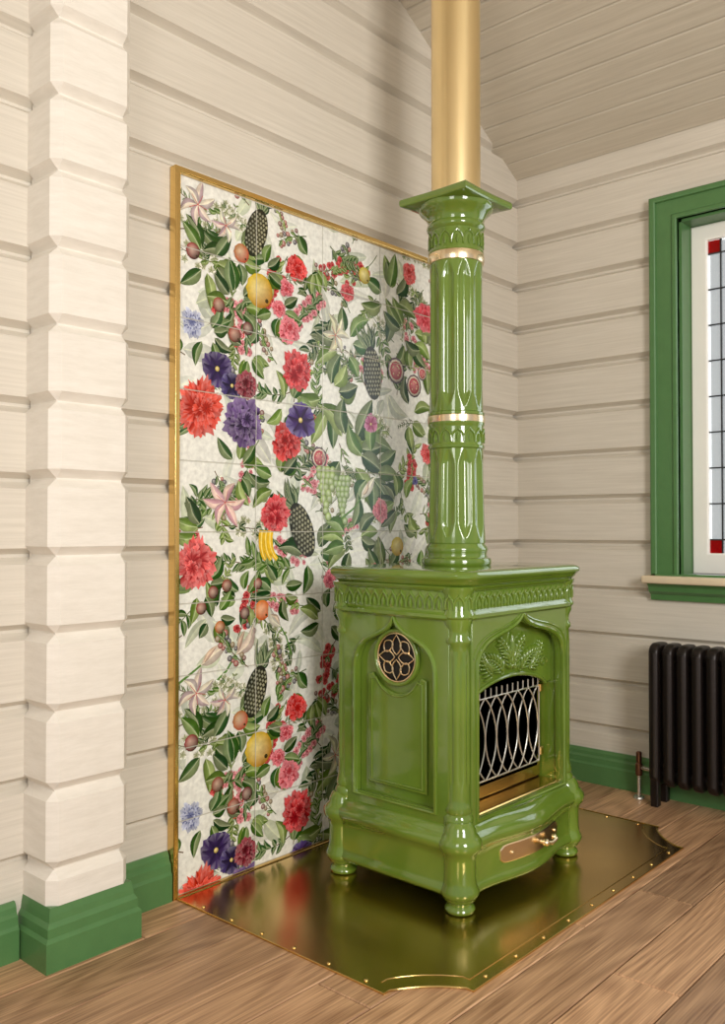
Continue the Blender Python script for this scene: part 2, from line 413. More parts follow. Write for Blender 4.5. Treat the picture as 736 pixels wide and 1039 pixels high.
AV, AF, AC = [], [], []
CELL = .008; grid = {}
STEP = 6e-6
random.seed(5)
def jit(c, a=.12):
    k = 1+random.uniform(-a, a); return tuple(max(0, min(1, x*k)) for x in c)
def cl(p):
    return (max(.004, min(PW-.004, p[0])), max(PZ0+.003, min(PZ0+PH_-.004, p[1])))
def cells_box(pts):
    xs = [int(p[0]/CELL) for p in pts]; zs = [int(p[1]/CELL) for p in pts]
    return [(i, j) for i in range(min(xs), max(xs)+1) for j in range(min(zs), max(zs)+1)]
def put(cells):
    l = 1+max(grid.get(c, 0) for c in cells)
    for c in cells: grid[c] = l
    return -.0203-l*STEP
def fan(c, pts, cc, ec, close=True):
    allp = [cl(p) for p in [c]+list(pts)]
    xs = [p[0] for p in allp]; zs = [p[1] for p in allp]
    if max(xs)-min(xs) < 1e-4 or max(zs)-min(zs) < 1e-4: return
    y = put(cells_box(allp))
    b0 = len(AV)
    for i, p in enumerate(allp):
        AV.append((p[0], y, p[1])); AC.append(cc if i == 0 else (ec[i-1] if isinstance(ec, list) else ec))
    n = len(pts)
    for i in range(n if close else n-1):
        AF.append((b0, b0+1+i, b0+1+(i+1) % n))
def rot(p, a, o):
    return (o[0]+p[0]*math.cos(a)-p[1]*math.sin(a), o[1]+p[0]*math.sin(a)+p[1]*math.cos(a))
def mixc(a, b_, t): return tuple(a[i]*(1-t)+b_[i]*t for i in range(3))
def line(pts, w, c):
    L, R = [], []
    for i, p in enumerate(pts):
        q = pts[min(i+1, len(pts)-1)]; o = pts[max(i-1, 0)]
        dx, dz = q[0]-o[0], q[1]-o[1]; l = math.hypot(dx, dz) or 1
        ww = w*(1-.5*i/len(pts))/2
        L.append(cl((p[0]-dz/l*ww, p[1]+dx/l*ww))); R.append(cl((p[0]+dz/l*ww, p[1]-dx/l*ww)))
    cs = set()
    for i in range(len(pts)-1): cs.update(cells_box([L[i], R[i], L[i+1], R[i+1]]))
    y = put(list(cs)); b0 = len(AV)
    for a, d in zip(L, R):
        for p in (a, d):
            AV.append((p[0], y, p[1])); AC.append(c)
    for i in range(len(pts)-1): AF.append((b0+2*i, b0+2*i+1, b0+2*i+3, b0+2*i+2))
LG = [rgb(52, 96, 30), rgb(84, 126, 42), rgb(34, 72, 32), rgb(116, 148, 54), rgb(58, 102, 48), rgb(134, 158, 76), rgb(44, 80, 26), rgb(96, 124, 42)]
def leaf(x, z, L, W, ang, c=None, hl=.16, edge=.35):
    c = c or random.choice(LG); c = jit(c, .2); n = 7
    bend = random.uniform(-.2, .2)
    mid = [(L*i/n, bend*L*math.sin(pi*i/n)) for i in range(n+1)]
    for sgn, cc in ((1, mixc(c, (1, 1, .6), hl)), (-1, mixc(c, (0, .02, 0), .28*edge/.35))):
        side = []
        for i in range(n+1):
            t = i/n; w = W*.5*(math.sin(pi*t**.8))**.8
            side.append((mid[i][0], mid[i][1]+sgn*w))
        poly = [rot(p, ang, (x, z)) for p in side + mid[::-1]]
        m_ = len(side)
        fan(rot((mid[n//2][0], mid[n//2][1]+sgn*W*.15), ang, (x, z)), poly, cc, [mixc(cc, (0, 0, 0), edge)]*m_+[mixc(cc, (1, 1, .8), .12)]*m_)
    line([rot(p, ang, (x, z)) for p in mid], W*.04+.0006, mixc(c, (.9, .95, .6), .45))
def petal(x, z, L, W, ang, ci, ce, ruf=.1, n=9):
    pts = [(0, 0)]
    for i in range(n+1):
        t = -1+2*i/n
        pts.append((L*(1-.28*t*t)*(1+random.uniform(-ruf, ruf)), t*W*.5))
    e = jit(ce, .12)
    fan(rot((L*.45, W*.06), ang, (x, z)), [rot(p, ang, (x, z)) for p in pts], mixc(ci, e, .45), [mixc(ci, (0, 0, 0), .35)]+[mixc(e, (1, 1, 1), random.uniform(0, .18)) if 0 < i < n else mixc(ci, (0, 0, 0), .2) for i in range(n+1)])
    line([rot((L*.15, 0), ang, (x, z)), rot((L*.8, 0), ang, (x, z))], .0013, mixc(ci, ce, .3))
def bloom(x, z, R, ci, ce, layers=4, n=8, ruf=.1):
    a0 = random.random()*6
    for l in range(layers):
        rr = R*(1-l/layers*.85)
        ox, oz = x+random.uniform(-.06, .06)*R*l, z+random.uniform(-.06, .06)*R*l
        for k in range(n):
            e = jit(mixc(ce, ci, .18*(l % 2)), .25)
            petal(ox, oz, rr*random.uniform(.82, 1.12), rr*2.0*math.sin(pi/n)*random.uniform(.9, 1.35), a0+2*pi*k/n+l*.4+random.uniform(-.15, .15), mixc(ci, (0, 0, 0), .15), e, ruf)
def dot(x, z, r, c, hl=.45, sq=1):
    pts = [(x+r*math.cos(2*pi*i/12), z+sq*r*math.sin(2*pi*i/12)) for i in range(12)]
    ecs = [mixc(c, (0, 0, 0), .35+.25*math.sin(2*pi*i/12+2.5)) for i in range(12)]
    fan((x-r*.25, z+r*.3), pts, mixc(c, (1, 1, .9), hl), ecs)
def pineapple(x, z, s, ang):
    for k in range(13):
        leaf(*rot((s*.42, 0), ang, (x, z)), s*random.uniform(.35, .65), s*.09, ang+random.uniform(-.75, .75), random.choice([rgb(70, 98, 62), rgb(104, 128, 90), rgb(50, 76, 48)]))
    pts = [rot((s*.52*math.cos(t), s*.27*math.sin(t)), ang, (x, z)) for t in [2*pi*i/20 for i in range(20)]]
    fan((x, z), pts, rgb(66, 64, 48), rgb(38, 40, 32))
    for i in range(-6, 7):
        for j in range(-3, 4):
            px = s*(.08*i); pz = s*(.08*j+(.04 if i % 2 else 0))
            if (px/(s*.5))**2+(pz/(s*.26))**2 < .9:
                c = jit(mixc(rgb(140, 136, 100), rgb(66, 72, 60), (j+3)/6), .25); q = s*.038
                fan(rot((px, pz), ang, (x, z)), [rot((px+u*q*1.1, pz+w*q), ang, (x, z)) for u, w in ((1, 0), (0, 1), (-1, 0), (0, -1))], mixc(c, (1, 1, .8), .3), mixc(c, (0, 0, 0), .25))
def fruit(x, z, r, c, blush=None):
    pts = [(x+r*math.cos(2*pi*i/22)*(1+.05*math.sin(3*i)), z+r*math.sin(2*pi*i/22)) for i in range(22)]
    ec = [mixc(c, blush or (0, 0, 0), .5+.4*math.cos(2*pi*i/22+.8)) for i in range(22)]
    fan((x-r*.2, z+r*.2), pts, mixc(c, (1, 1, .8), .35), ec)
    dot(x+r*.55, z-r*.5, r*.13, rgb(70, 60, 30), 0)
def grapes(x, z, s, c):
    for i in range(9):
        w = 4-int(i*.5)
        for j in range(max(1, w)):
            dot(x+(j-(w-1)/2)*s*.9+random.uniform(-.2, .2)*s, z-i*s*.8, s*.6, jit(c, .2))
def pansy(x, z, R, c, c2):
    for k, a in enumerate((.5, 2.6, 1.57, -.4, -2.7, -1.57)):
        petal(x, z, R*random.uniform(.85, 1.1), R*1.1, a, c2, jit(c, .25), .08)
    dot(x, z, R*.14, rgb(230, 200, 70))
def lily(x, z, R, ci, ce):
    a0 = random.random()*6
    for k in range(6):
        leaf(x, z, R*random.uniform(.9, 1.15), R*.40, a0+k*pi/3+random.uniform(-.2, .2), mixc(ci, ce, random.random()), .35)
    for k in range(5): line([(x, z), (x+R*.5*math.cos(a0+k*1.25), z+R*.5*math.sin(a0+k*1.25))], .002, rgb(190, 60, 60))
def calla(x, z, s, ang, c):
    line([rot((-s*1.2, s*.2), ang, (x, z)), rot((-s*.5, 0), ang, (x, z)), (x, z)], s*.08, rgb(90, 130, 60))
    leaf(x, z, s, s*.36, ang, c); leaf(*rot((s*.1, .0), ang, (x, z)), s*.6, s*.16, ang+.25, mixc(c, rgb(210, 150, 120), .5))
def banana(x, z, s):
    for k in range(3):
        pts = bez((x+k*s*.25, z+s*.6), (x+k*s*.25-s*.15, z), (x+k*s*.3, z-s*.5), (x+k*s*.35+s*.2, z-s*.7), 7)
        line(pts, s*.36, jit(rgb(226, 180, 40), .1)); line(pts, s*.08, rgb(250, 226, 120))
def fig(x, z, r):
    dot(x, z, r, rgb(90, 60, 80)); dot(x, z, r*.86, rgb(235, 220, 200), 0); dot(x, z, r*.7, rgb(196, 62, 80), .2)
    for k in range(10):
        a = random.random()*6.28; dot(x+r*.4*math.cos(a), z+r*.4*math.sin(a), r*.07, rgb(240, 200, 150))
def spray(x, z, L, ang, kind):
    bend = random.uniform(-.5, .5); n = 8
    P = [rot((L*i/n, bend*L*(i/n)**2), ang, (x, z)) for i in range(n+1)]
    line(P, .004, random.choice([rgb(80, 98, 50), rgb(98, 74, 46)]))
    cset = random.choice(LG)
    for i in range(1, n+1):
        for sg in (1, -1):
            if random.random() < .15: continue
            a = ang+2*bend*i/n+sg*random.uniform(.5, 1.1)
            px, pz = P[i]
            if kind == 'leaf': leaf(px, pz, L*random.uniform(.18, .34), L*.12, a, cset)
            elif kind == 'fern': leaf(px, pz, L*.3*(1-.6*i/n), L*.05, a, cset)
            else:
                q = (px+L*.16*math.cos(a), pz+L*.16*math.sin(a))
                line([(px, pz), q], .002, rgb(100, 120, 70))
                if kind == 'berry': dot(*q, random.uniform(.007, .012), random.choice([rgb(120, 26, 36), rgb(50, 34, 70), rgb(170, 44, 36), rgb(140, 110, 50)]))
                elif kind == 'pink': bloom(*q, random.uniform(.010, .018), rgb(180, 60, 80), rgb(230, 160, 164), 2, 5)
                elif kind == 'red': bloom(*q, random.uniform(.012, .02), rgb(150, 20, 30), rgb(210, 60, 60), 2, 5)
                elif kind == 'white': bloom(*q, random.uniform(.012, .02), rgb(150, 160, 100), rgb(238, 234, 224), 1, 5)
                if random.random() < .5: leaf(px, pz, L*.22, L*.09, a-.4*sg, cset)
# background pale print
for i in range(240):
    leaf(random.random()*PW, PZ0+random.random()*PH_, random.uniform(.08, .2), random.uniform(.03, .07), random.random()*6.28,
         random.choice([rgb(214, 217, 206), rgb(198, 204, 190), rgb(222, 222, 214), rgb(196, 204, 180)]), .05, .10)
def art(dz):
    RED, CR, PK, PU = rgb(186, 20, 20), rgb(190, 36, 48), rgb(224, 120, 132), rgb(70, 44, 112)
    random.seed(21)
    sp = []
    for i in range(13):
        for j in range(13):
            sp.append((PW*(i+random.random())/13, .76+1.63*(j+random.random())/13))
    random.shuffle(sp)
    for k, (x, z) in enumerate(sp):
        kind = ['leaf', 'berry', 'leaf', 'fern', 'leaf', 'white', 'leaf', 'berry', 'leaf', 'pink', 'fern', 'red'][k % 12]
        spray(x, z+dz, random.uniform(.10, .21), random.random()*6.28, kind)
    def cluster(x, z, n, L, c=None):
        L *= 1.18
        for k in range(n+2):
            a = random.random()*6.28
            leaf(x+.4*L*math.cos(a), z+dz+.4*L*math.sin(a), L*random.uniform(.7, 1.15), L*.46, a+random.uniform(-.4, .4), c)
    for (x, z, n, L) in ((.24, 2.16, 7, .09), (.12, 2.1, 6, .09), (.36, 2.12, 6, .08), (.25, 1.98, 8, .09), (.44, 2.0, 4, .08), (.62, 2.2, 5, .08),
                         (.80, 1.92, 6, .11), (.72, 1.70, 7, .12), (1.08, 2.15, 7, .12), (1.20, 2.02, 6, .11), (1.33, 1.95, 5, .11),
                         (.83, 1.5, 9, .15), (.95, 1.45, 7, .13), (1.2, 1.68, 5, .10), (.12, 1.85, 6, .07), (.3, 1.82, 6, .07), (.25, 1.40, 6, .08),
                         (.45, 1.36, 7, .09), (.12, 1.18, 5, .09), (.62, 1.1, 6, .1), (.85, 1.15, 7, .11), (1.15, 1.3, 8, .09), (1.3, 1.15, 6, .1),
                         (.28, .95, 8, .07), (.15, .9, 7, .07), (.1, 1.0, 4, .08), (.45, .97, 6, .08), (.5, 1.65, 5, .08), (1.5, 1.6, 8, .13), (1.5, 2.1, 7, .12), (1.05, 1.0, 8, .1), (.7, .85, 6, .09)):
        cluster(x, z, n, L)
    pineapple(.34, 2.25+dz, .18, 1.25)
    pineapple(.97, 1.83+dz, .21, 1.7)
    pineapple(.57, 1.19+dz, .21, 2.0)
    fruit(.355, 2.045+dz, .062, rgb(214, 184, 36), rgb(160, 96, 24)); fruit(.27, 2.16+dz, .034, rgb(170, 110, 52), rgb(170, 50, 40))
    fruit(.06, 2.12+dz, .028, rgb(150, 40, 46)); fruit(.17, 1.96+dz, .026, rgb(150, 60, 40)); fruit(.24, 1.87+dz, .028, rgb(160, 50, 34)); fruit(.30, 1.9+dz, .024, rgb(120, 30, 44))
    bloom(.54, 2.165+dz, .05, RED, rgb(222, 54, 50), 3, 7); bloom(.50, 1.93+dz, .055, CR, PK, 4, 8); bloom(.45, 2.00+dz, .036, CR, PK, 3, 7); bloom(.49, 2.08+dz, .036, CR, PK, 3, 7)
    bloom(.54, 1.775+dz, .08, rgb(150, 14, 26), rgb(212, 44, 48), 5, 9, .14)
    pansy(.165, 1.74+dz, .066, PU, rgb(40, 26, 70)); pansy(.23, 1.69+dz, .05, rgb(60, 44, 110), rgb(30, 20, 50)); bloom(.295, 1.70+dz, .055, rgb(80, 12, 26), rgb(144, 34, 56), 4, 8)
    bloom(.09, 1.60+dz, .105, rgb(176, 24, 10), rgb(222, 64, 36), 6, 11, .18)
    bloom(.285, 1.565+dz, .088, rgb(36, 22, 56), rgb(104, 72, 134), 5, 8)
    bloom(.49, 1.515+dz, .074, rgb(140, 12, 16), rgb(204, 36, 30), 4, 8); pansy(.56, 1.60+dz, .074, rgb(76, 50, 130), rgb(50, 20, 60))
    bloom(.06, 1.88+dz, .05, rgb(90, 100, 160), rgb(186, 192, 212), 3, 12)
    fig(1.12, 1.86+dz, .056); fig(1.245, 1.81+dz, .05); fig(.66, 1.465+dz, .042); fig(1.3, 1.87+dz, .03)
    bloom(1.32, 2.12+dz, .075, CR, rgb(214, 70, 86), 4, 9); bloom(1.21, 2.29+dz, .05, RED, rgb(220, 90, 90), 4, 8); bloom(.82, 2.13+dz, .04, rgb(170, 40, 50), rgb(206, 84, 90), 3, 7)
    bloom(1.34, 1.52+dz, .05, RED, rgb(220, 90, 90), 3, 8); pansy(.96, 1.62+dz, .04, rgb(200, 120, 160), rgb(150, 50, 90))
    grapes(.70, 1.42+dz, .028, rgb(150, 178, 76)); grapes(.79, 1.39+dz, .026, rgb(128, 160, 64))
    lily(.20, 1.285+dz, .09, rgb(216, 120, 150), rgb(240, 206, 210)); bloom(.43, 1.245+dz, .072, rgb(160, 20, 34), rgb(214, 60, 66), 5, 9)
    lily(.75, 1.95+dz, .08, rgb(236, 232, 220), rgb(220, 214, 180)); lily(.08, 2.28+dz, .08, rgb(236, 230, 222), rgb(226, 190, 200)); lily(.2, 2.24+dz, .06, rgb(230, 228, 215), rgb(222, 190, 200))
    banana(.37, 1.14+dz, .08)
    bloom(.075, 1.08+dz, .085, rgb(170, 34, 44), rgb(222, 86, 84), 5, 9, .14)
    for (x, z, c) in ((.15, .98, rgb(140, 40, 40)), (.10, .93, rgb(150, 50, 40)), (.21, 1.0, rgb(150, 60, 40)), (.18, .86, rgb(200, 110, 40)), (.29, .9, rgb(120, 40, 50))): fruit(x, z+dz, .022, c)
    fruit(.37, .905+dz, .036, rgb(222, 120, 30), rgb(180, 70, 20)); fruit(.35, 1.0+dz, .02, rgb(150, 40, 40)); fruit(1.13, 1.12+dz, .04, rgb(206, 184, 50), rgb(150, 110, 30)); fruit(.92, 2.22+dz, .034, rgb(200, 180, 60), rgb(140, 120, 40))
    calla(.1, .74+dz, .13, .5, rgb(236, 218, 204)); calla(.25, .76+dz, .13, .9, rgb(236, 212, 202)); calla(.46, .84+dz, .10, 2.2, rgb(236, 228, 214)); calla(.9, 1.32+dz, .12, .8, rgb(236, 230, 216))
    bloom(1.02, 1.27+dz, .05, rgb(190, 80, 100), PK, 4, 8); bloom(1.25, 1.4+dz, .02, rgb(60, 50, 110), rgb(90, 90, 150), 2, 6); bloom(.98, 1.0+dz, .05, RED, rgb(216, 90, 90), 4, 8)
    bloom(.72, 1.0+dz, .04, rgb(180, 60, 90), PK, 3, 8); bloom(1.5, 1.3+dz, .07, RED, PK, 4, 9); bloom(1.52, 1.85+dz, .07, PU, rgb(140, 110, 180), 4, 9)
art(0)
art(-1.63)
me = bpy.data.meshes.new('floral_artwork'); me.from_pydata(AV, [], AF)
ca = me.color_attributes.new('art', 'FLOAT_COLOR', 'POINT')
ca.data.foreach_set('color', [k for c in AC for k in (*c, 1.0)])
me.update()
link('floral_artwork', me, tp, False, m_tile)
bo = boxes('tile_base', [(0, PW, -.020, -.002, PZ0, PZ0+PH_)], m_tile, tp)
ca = bo.data.color_attributes.new('art', 'FLOAT_COLOR', 'POINT')
for d in ca.data: d.color = (*rgb(230, 230, 222), 1)
fw = .02
plate('gilt_frame', [rl(-fw, PW+fw, 0, PZ0+PH_+fw), rl(0, PW, PZ0, PZ0+PH_)], .036, FRONT(-.001), m_brass, tp, bev=.004)

# ---------------------------------------------------------------- stove
SX, SY = -1.262, -.523
S = empty('wood_stove', (SX, SY, 0))
def outline(hx, hy, ch, bulge=0.0, z=0.0):
    P = []
    nfr = 24
    for i in range(nfr+1):
        x = -hx+ch+(2*hx-2*ch)*i/nfr
        bu = bulge*(.5+.5*math.cos(pi*x/.27)) if abs(x) < .27 else 0
        P.append((x, -hy-bu, z))
    P += [(hx-ch*.45, -hy+ch*.28, z), (hx-ch*.28, -hy+ch*.45, z)]
    P += [(hx, -hy+ch, z), (hx, 0, z), (hx, hy-ch, z), (hx-ch, hy, z), (0, hy, z), (-hx+ch, hy, z), (-hx, hy-ch, z), (-hx, 0, z), (-hx, -hy+ch, z)]
    P += [(-hx+ch*.28, -hy+ch*.45, z), (-hx+ch*.45, -hy+ch*.28, z)]
    return P
def swept(name, hx, hy, ch, prof, bulge=0.0, mat=m_green):
    return stack(name, [outline(hx+o, hy+o, ch, bulge, z) for o, z in prof], mat, S)
boxes('body_core', [(-.33, .33, -.165, .25, .25, 1.0), (-.33, -.275, -.245, -.16, .25, 1.0), (.275, .33, -.245, -.16, .25, 1.0), (-.3, .3, -.24, -.16, .93, 1.0)], m_green, S)
swept('base', .370, .287, .07, [(-.012, .05), (-.002, .056), (.008, .066), (.009, .076), (.002, .088), (0, .10), (0, .17), (.004, .19), (.014, .20), (.021, .212), (.022, .226), (.016, .238), (.004, .246), (0, .252), (-.004, .262), (-.014, .27), (-.03, .274)], bulge=.035)
swept('cornice_band', .360, .275, .06, [(-.02, .905), (.004, .908), (.010, .915), (.010, .925), (.003, .932), (0, .936), (0, .996), (.004, 1.0), (.012, 1.006), (.014, 1.014), (.0, 1.02)])
swept('top_slab', .367, .284, .055, [(-.01, 1.012), (.004, 1.016), (.012, 1.024), (.014, 1.030), (.018, 1.034), (.024, 1.042), (.024, 1.052), (.018, 1.060), (.008, 1.064), (-.01, 1.065)])
def arcrow(a0, a1, z0, n, hh=.045):
    L = []
    w = (a1-a0)/n
    for i in range(n):
        x = a0+w*i
        L.append(bez((x, z0, 0), (x, z0+hh*.9, 0), (x+w*.45, z0+hh*.7, 0), (x+w/2, z0+hh, 0), 6) + bez((x+w/2, z0+hh, 0), (x+w*.55, z0+hh*.7, 0), (x+w, z0+hh*.9, 0), (x+w, z0, 0), 6)[1:])
        L.append([(x+w/2, z0, 0, .6), (x+w/2, z0+hh*.3, .001, 1.6), (x+w/2, z0+hh*.6, 0, .5)])
    return L
tubes('cornice_relief_front', arcrow(-.285, .285, .941, 15, .05), .0046, m_green, S, FRONT(-.276))
tubes('cornice_relief_left', arcrow(-.21, .21, .941, 11, .05), .0046, m_green, S, LEFT(-.361))
tubes('cornice_relief_right', arcrow(-.21, .21, .941, 11, .05), .0046, m_green, S, RIGHT(.361))
for i, (sx_, sy_) in enumerate(((-1, -1), (1, -1), (-1, 1), (1, 1))):
    c = (sx_*.319, sy_*.234)
    def pr(r, a, z):
        if .40 < z < .80: return r-.004*max(0, math.cos(8*a))
        return r
    prof = [(.043, .26), (.047, .275), (.047, .295), (.040, .305), (.044, .315), (.040, .33), (.036, .35), (.036, .39), (.037, .405)]
    prof += [(.037, .41+.38*k/10) for k in range(11)]
    prof += [(.036, .81), (.036, .83), (.042, .838), (.042, .848), (.036, .856), (.037, .88), (.046, .90), (.047, .92)]
    lathe('pilaster_%d' % (i+1), prof, m_green, S, c, 48, pr)
    lathe('pilaster_head_%d' % (i+1), [(.045, .91), (.052, .918), (.052, .928), (.047, .936), (.047, .99), (.054, 1.0), (.056, 1.012)], m_green, S, c, 40)
    tubes('pilaster_head_relief_%d' % (i+1), [[(c[0]+.048*math.cos(p[0]), c[1]+.048*math.sin(p[0]), p[1]) for p in Lx] for Lx in arcrow(0, 2*pi, .943, 9)], .0034, m_green, S)
    cb = (sx_*.330, sy_*.247)
    lathe('base_bulb_%d' % (i+1), [(.045, .048), (.056, .054), (.062, .066), (.061, .076), (.054, .09), (.051, .11), (.051, .17), (.057, .19), (.067, .20), (.071, .213), (.070, .228), (.062, .24), (.052, .25), (.05, .262), (.044, .275), (.036, .285)], m_green, S, cb, 48)
    lathe('foot_%d' % (i+1), [(.036, .0045), (.045, .008), (.048, .016), (.045, .024), (.038, .030), (.038, .036), (.050, .044), (.053, .052), (.045, .056)], m_green, S, cb, 40)
for nm, F, sgn in (('left', LEFT, -1), ('right', RIGHT, 1)):
    e = .329
    plate('side_frame_%s' % nm, [rl(-.226, .226, .262, .915), ogee(.165, .305, .715, .90)], .027, F(sgn*e), m_green, S, bev=.006)
    tubes('side_arch_bead_%s' % nm, [[(x, z, .0) for x, z in ogee(.172, .298, .715, .908)]], .008, m_green, S, F(sgn*(e+.027)), closed=True)
    inner = [(-.125, .34), (.125, .34), (.125, .705)] + [(x, z) for x, z in circ(0, .77, .118, 16, -.52, -pi+.52, False)] + [(-.125, .705)]
    plate('side_raised_panel_%s' % nm, [inner], .012, F(sgn*e), m_green, S, bev=.005)
    tubes('side_panel_bead_%s' % nm, [[(x*.86, .34+(z-.34)*.92+.014, 0) for x, z in inner]], .004, m_green, S, F(sgn*(e+.012)), closed=True)
    plate('vent_ring_%s' % nm, [circ(0, .77, .095, 48), circ(0, .77, .083, 48)], .020, F(sgn*e), m_green, S, bev=.005)
    plate('vent_back_%s' % nm, [circ(0, .77, .086, 40)], .004, F(sgn*e), m_black, S)
    L = []; rim = [[(x, z, 0) for x, z in circ(0, .77, .080, 48)]]
    for k in range(4):
        a = k*pi/2
        pet = bez((.008, 0), (.03, .030), (.050, .020), (.074, 0), 8)+bez((.074, 0), (.050, -.020), (.03, -.030), (.008, 0), 8)[1:-1]
        L.append([(q[0], .77+q[1], 0) for q in [rot(v_, a, (0, 0)) for v_ in pet]])
        a = k*pi/2+pi/4
        pet = bez((.070, -.0), (.060, .034), (.030, .024), (.036, 0), 8)+bez((.036, 0), (.030, -.024), (.060, -.034), (.070, 0), 8)[1:-1]
        L.append([(q[0], .77+q[1], 0) for q in [rot(v_, a, (0, 0)) for v_ in pet]])
    tubes('vent_rim_%s' % nm, rim, .0034, m_palebrass, S, F(sgn*(e+.012)), closed=True)
    tubes('vent_rosette_%s' % nm, L, .0028, m_palebrass, S, F(sgn*(e+.010)), closed=True)
boxes('back_panel', [(-.3, .3, .245, .262, .262, .915)], m_green, S, bev=.004)
OG = ogee(.268, .283, .745, .905, 18)
plate('front_frame', [rl(-.300, .300, .262, .925), OG], .034, FRONT(-.240), m_green, S, bev=.007)
tubes('front_arch_bead', [[(x, z, 0) for x, z in ogee(.274, .277, .745, .911, 18)]], .009, m_green, S, FRONT(-.273), closed=True)
tubes('front_arch_bead_outer', [[(x, z, 0) for x, z in ogee(.294, .277, .765, .923, 18)[1:-1]]], .004, m_green, S, FRONT(-.274))
ty = [(-.275, .64)] + [(-.23+.46*i/20, .64+.055*math.sin(pi*i/20)**.6) for i in range(21)] + [(.275, .64), (.275, .92), (-.275, .92)]
plate('tympanum', [ty], .02, FRONT(-.205), m_green, S, bev=.005)
tubes('tympanum_edge', [[(x, z, 0) for x, z in ty[1:22]]], .007, m_green, S, FRONT(-.226))
bm = bmesh.new()
def lobe(x, z, L, W, ang, th=.012):
    r = bmesh.ops.create_uvsphere(bm, u_segments=14, v_segments=10, radius=1)
    M = Matrix.Translation((x+L/2*math.cos(ang), z+L/2*math.sin(ang), 0)) @ Matrix.Rotation(ang, 4, 'Z') @ Matrix.Diagonal((L/2, W/2, th, 1))
    bmesh.ops.transform(bm, matrix=M, verts=r['verts'])
for sg in (-1, 1):
    for (x0, z0, ang0, curl, ln) in ((.01, .715, 1.35, -.9, .13), (.06, .712, .85, -1.0, .13), (.12, .708, .45, .9, .11)):
        px, pz, a = x0, z0, ang0
        for k in range(7):
            st_ = ln/7
            lobe(sg*px, pz, .030, .012, a if sg > 0 else pi-a, .014)
            for s2 in (1, -1):
                aa = a+s2*.75
                lobe(sg*px, pz, .048-.003*k, .011, aa if sg > 0 else pi-aa, .014)
            px += st_*math.cos(a); pz += st_*math.sin(a); a += curl/7
lobe(0, .715, .13, .022, pi/2, .017)
for k in range(5): lobe(0, .735, .075, .016, pi/2+(k-2)*.42, .015)
bmesh.ops.transform(bm, matrix=FRONT(-.226), verts=bm.verts[:])
me = bpy.data.meshes.new('acanthus_relief'); bm.to_mesh(me); bm.free(); link('acanthus_relief', me, S, True, m_green)
sc_ = []
for sg in (-1, 1):
    for (cx, cz, R) in ((.06, .712, .022), (.13, .708, .022), (.215, .715, .024)):
        sc_.append([(sg*(cx+R*(1-t/7)*math.cos(t)), cz+R*(1-t/7)*math.sin(t), 0, 1-t/9) for t in [6*i/18 for i in range(19)]])
tubes('scroll_relief', sc_, .006, m_green, S, FRONT(-.227))
boxes('firebox_back', [(-.272, .272, -.172, -.160, .28, .70)], m_black, S)
boxes('hearth_shelf', [(-.272, .272, -.262, -.165, .268, .288)], m_brass, S, bev=.003)
plate('door_frame', [rl(-.266, .266, .292, .70), rl(-.246, .246, .335, .695)], .010, FRONT(-.172), m_brass, S, bev=.003)
boxes('door_hinges', [(.242, .264, -.200, -.184, .37, .40), (.242, .264, -.200, -.184, .60, .63)], m_brass, S, bev=.003)
L = []
n = 7; w = .48/n
for i in range(n+1):
    x0 = -.24+w*i
    for sg in (-1, 1):
        pts = [(x0+sg*w*.92*math.sin(pi*t/14)**.75, .352+.27*t/14, .003*sg) for t in range(15)]
        L.append([(max(-.242, min(.242, a)), b_, c_) for a, b_, c_ in pts])
L += [[(-.245, z, 0), (.245, z, 0)] for z in (.350, .624)]
for i in range(2*n+1): L.append([(-.24+w/2*i, .624, 0), (-.24+w/2*i, .655, 0)])
tubes('fire_grille', L, .0029, m_chrome, S, FRONT(-.190))
def fy(x): return -.287-(.035*(.5+.5*math.cos(pi*x/.27)) if abs(x) < .27 else 0)
v = []; f = []; n = 24
for i in range(n+1):
    t = i/n; x = -.18+.36*t; e = min(1, min(t, 1-t)*9); hh = .030*(.55+.45*math.sqrt(1-(1-e)**2)) if e < 1 else .030
    for (dy, zz) in ((.004, .148-hh), (-.003, .148-hh), (-.005, .148-hh+.004), (-.005, .148+hh-.004), (-.003, .148+hh), (.004, .148+hh)): v.append((x, fy(x)+dy, zz))
for i in range(n):
    for j in range(6): f.append((i*6+j, i*6+(j+1) % 6, (i+1)*6+(j+1) % 6, (i+1)*6+j))
f.append(tuple(range(6))); f.append(tuple(n*6+j for j in range(6)))
mk('drawer_plate', v, f, m_palebrass, S, False)
tubes('drawer_handle', [[(.02, -.329, .148), (.02, -.349, .148), (.05, -.354, .140), (.085, -.352, .146)]], .007, m_palebrass, S, res=3)
bm = bmesh.new()
for (x, r_) in ((.02, .013), (.088, .010), (-.13, .005), (.15, .005)):
    r = bmesh.ops.create_uvsphere(bm, u_segments=16, v_segments=10, radius=r_); bmesh.ops.translate(bm, verts=r['verts'], vec=(x, fy(x)-.006-(.022 if .01 < x < .1 else 0), .148))
me = bpy.data.meshes.new('drawer_knobs'); bm.to_mesh(me); bm.free(); link('drawer_knobs', me, S, True, m_palebrass)

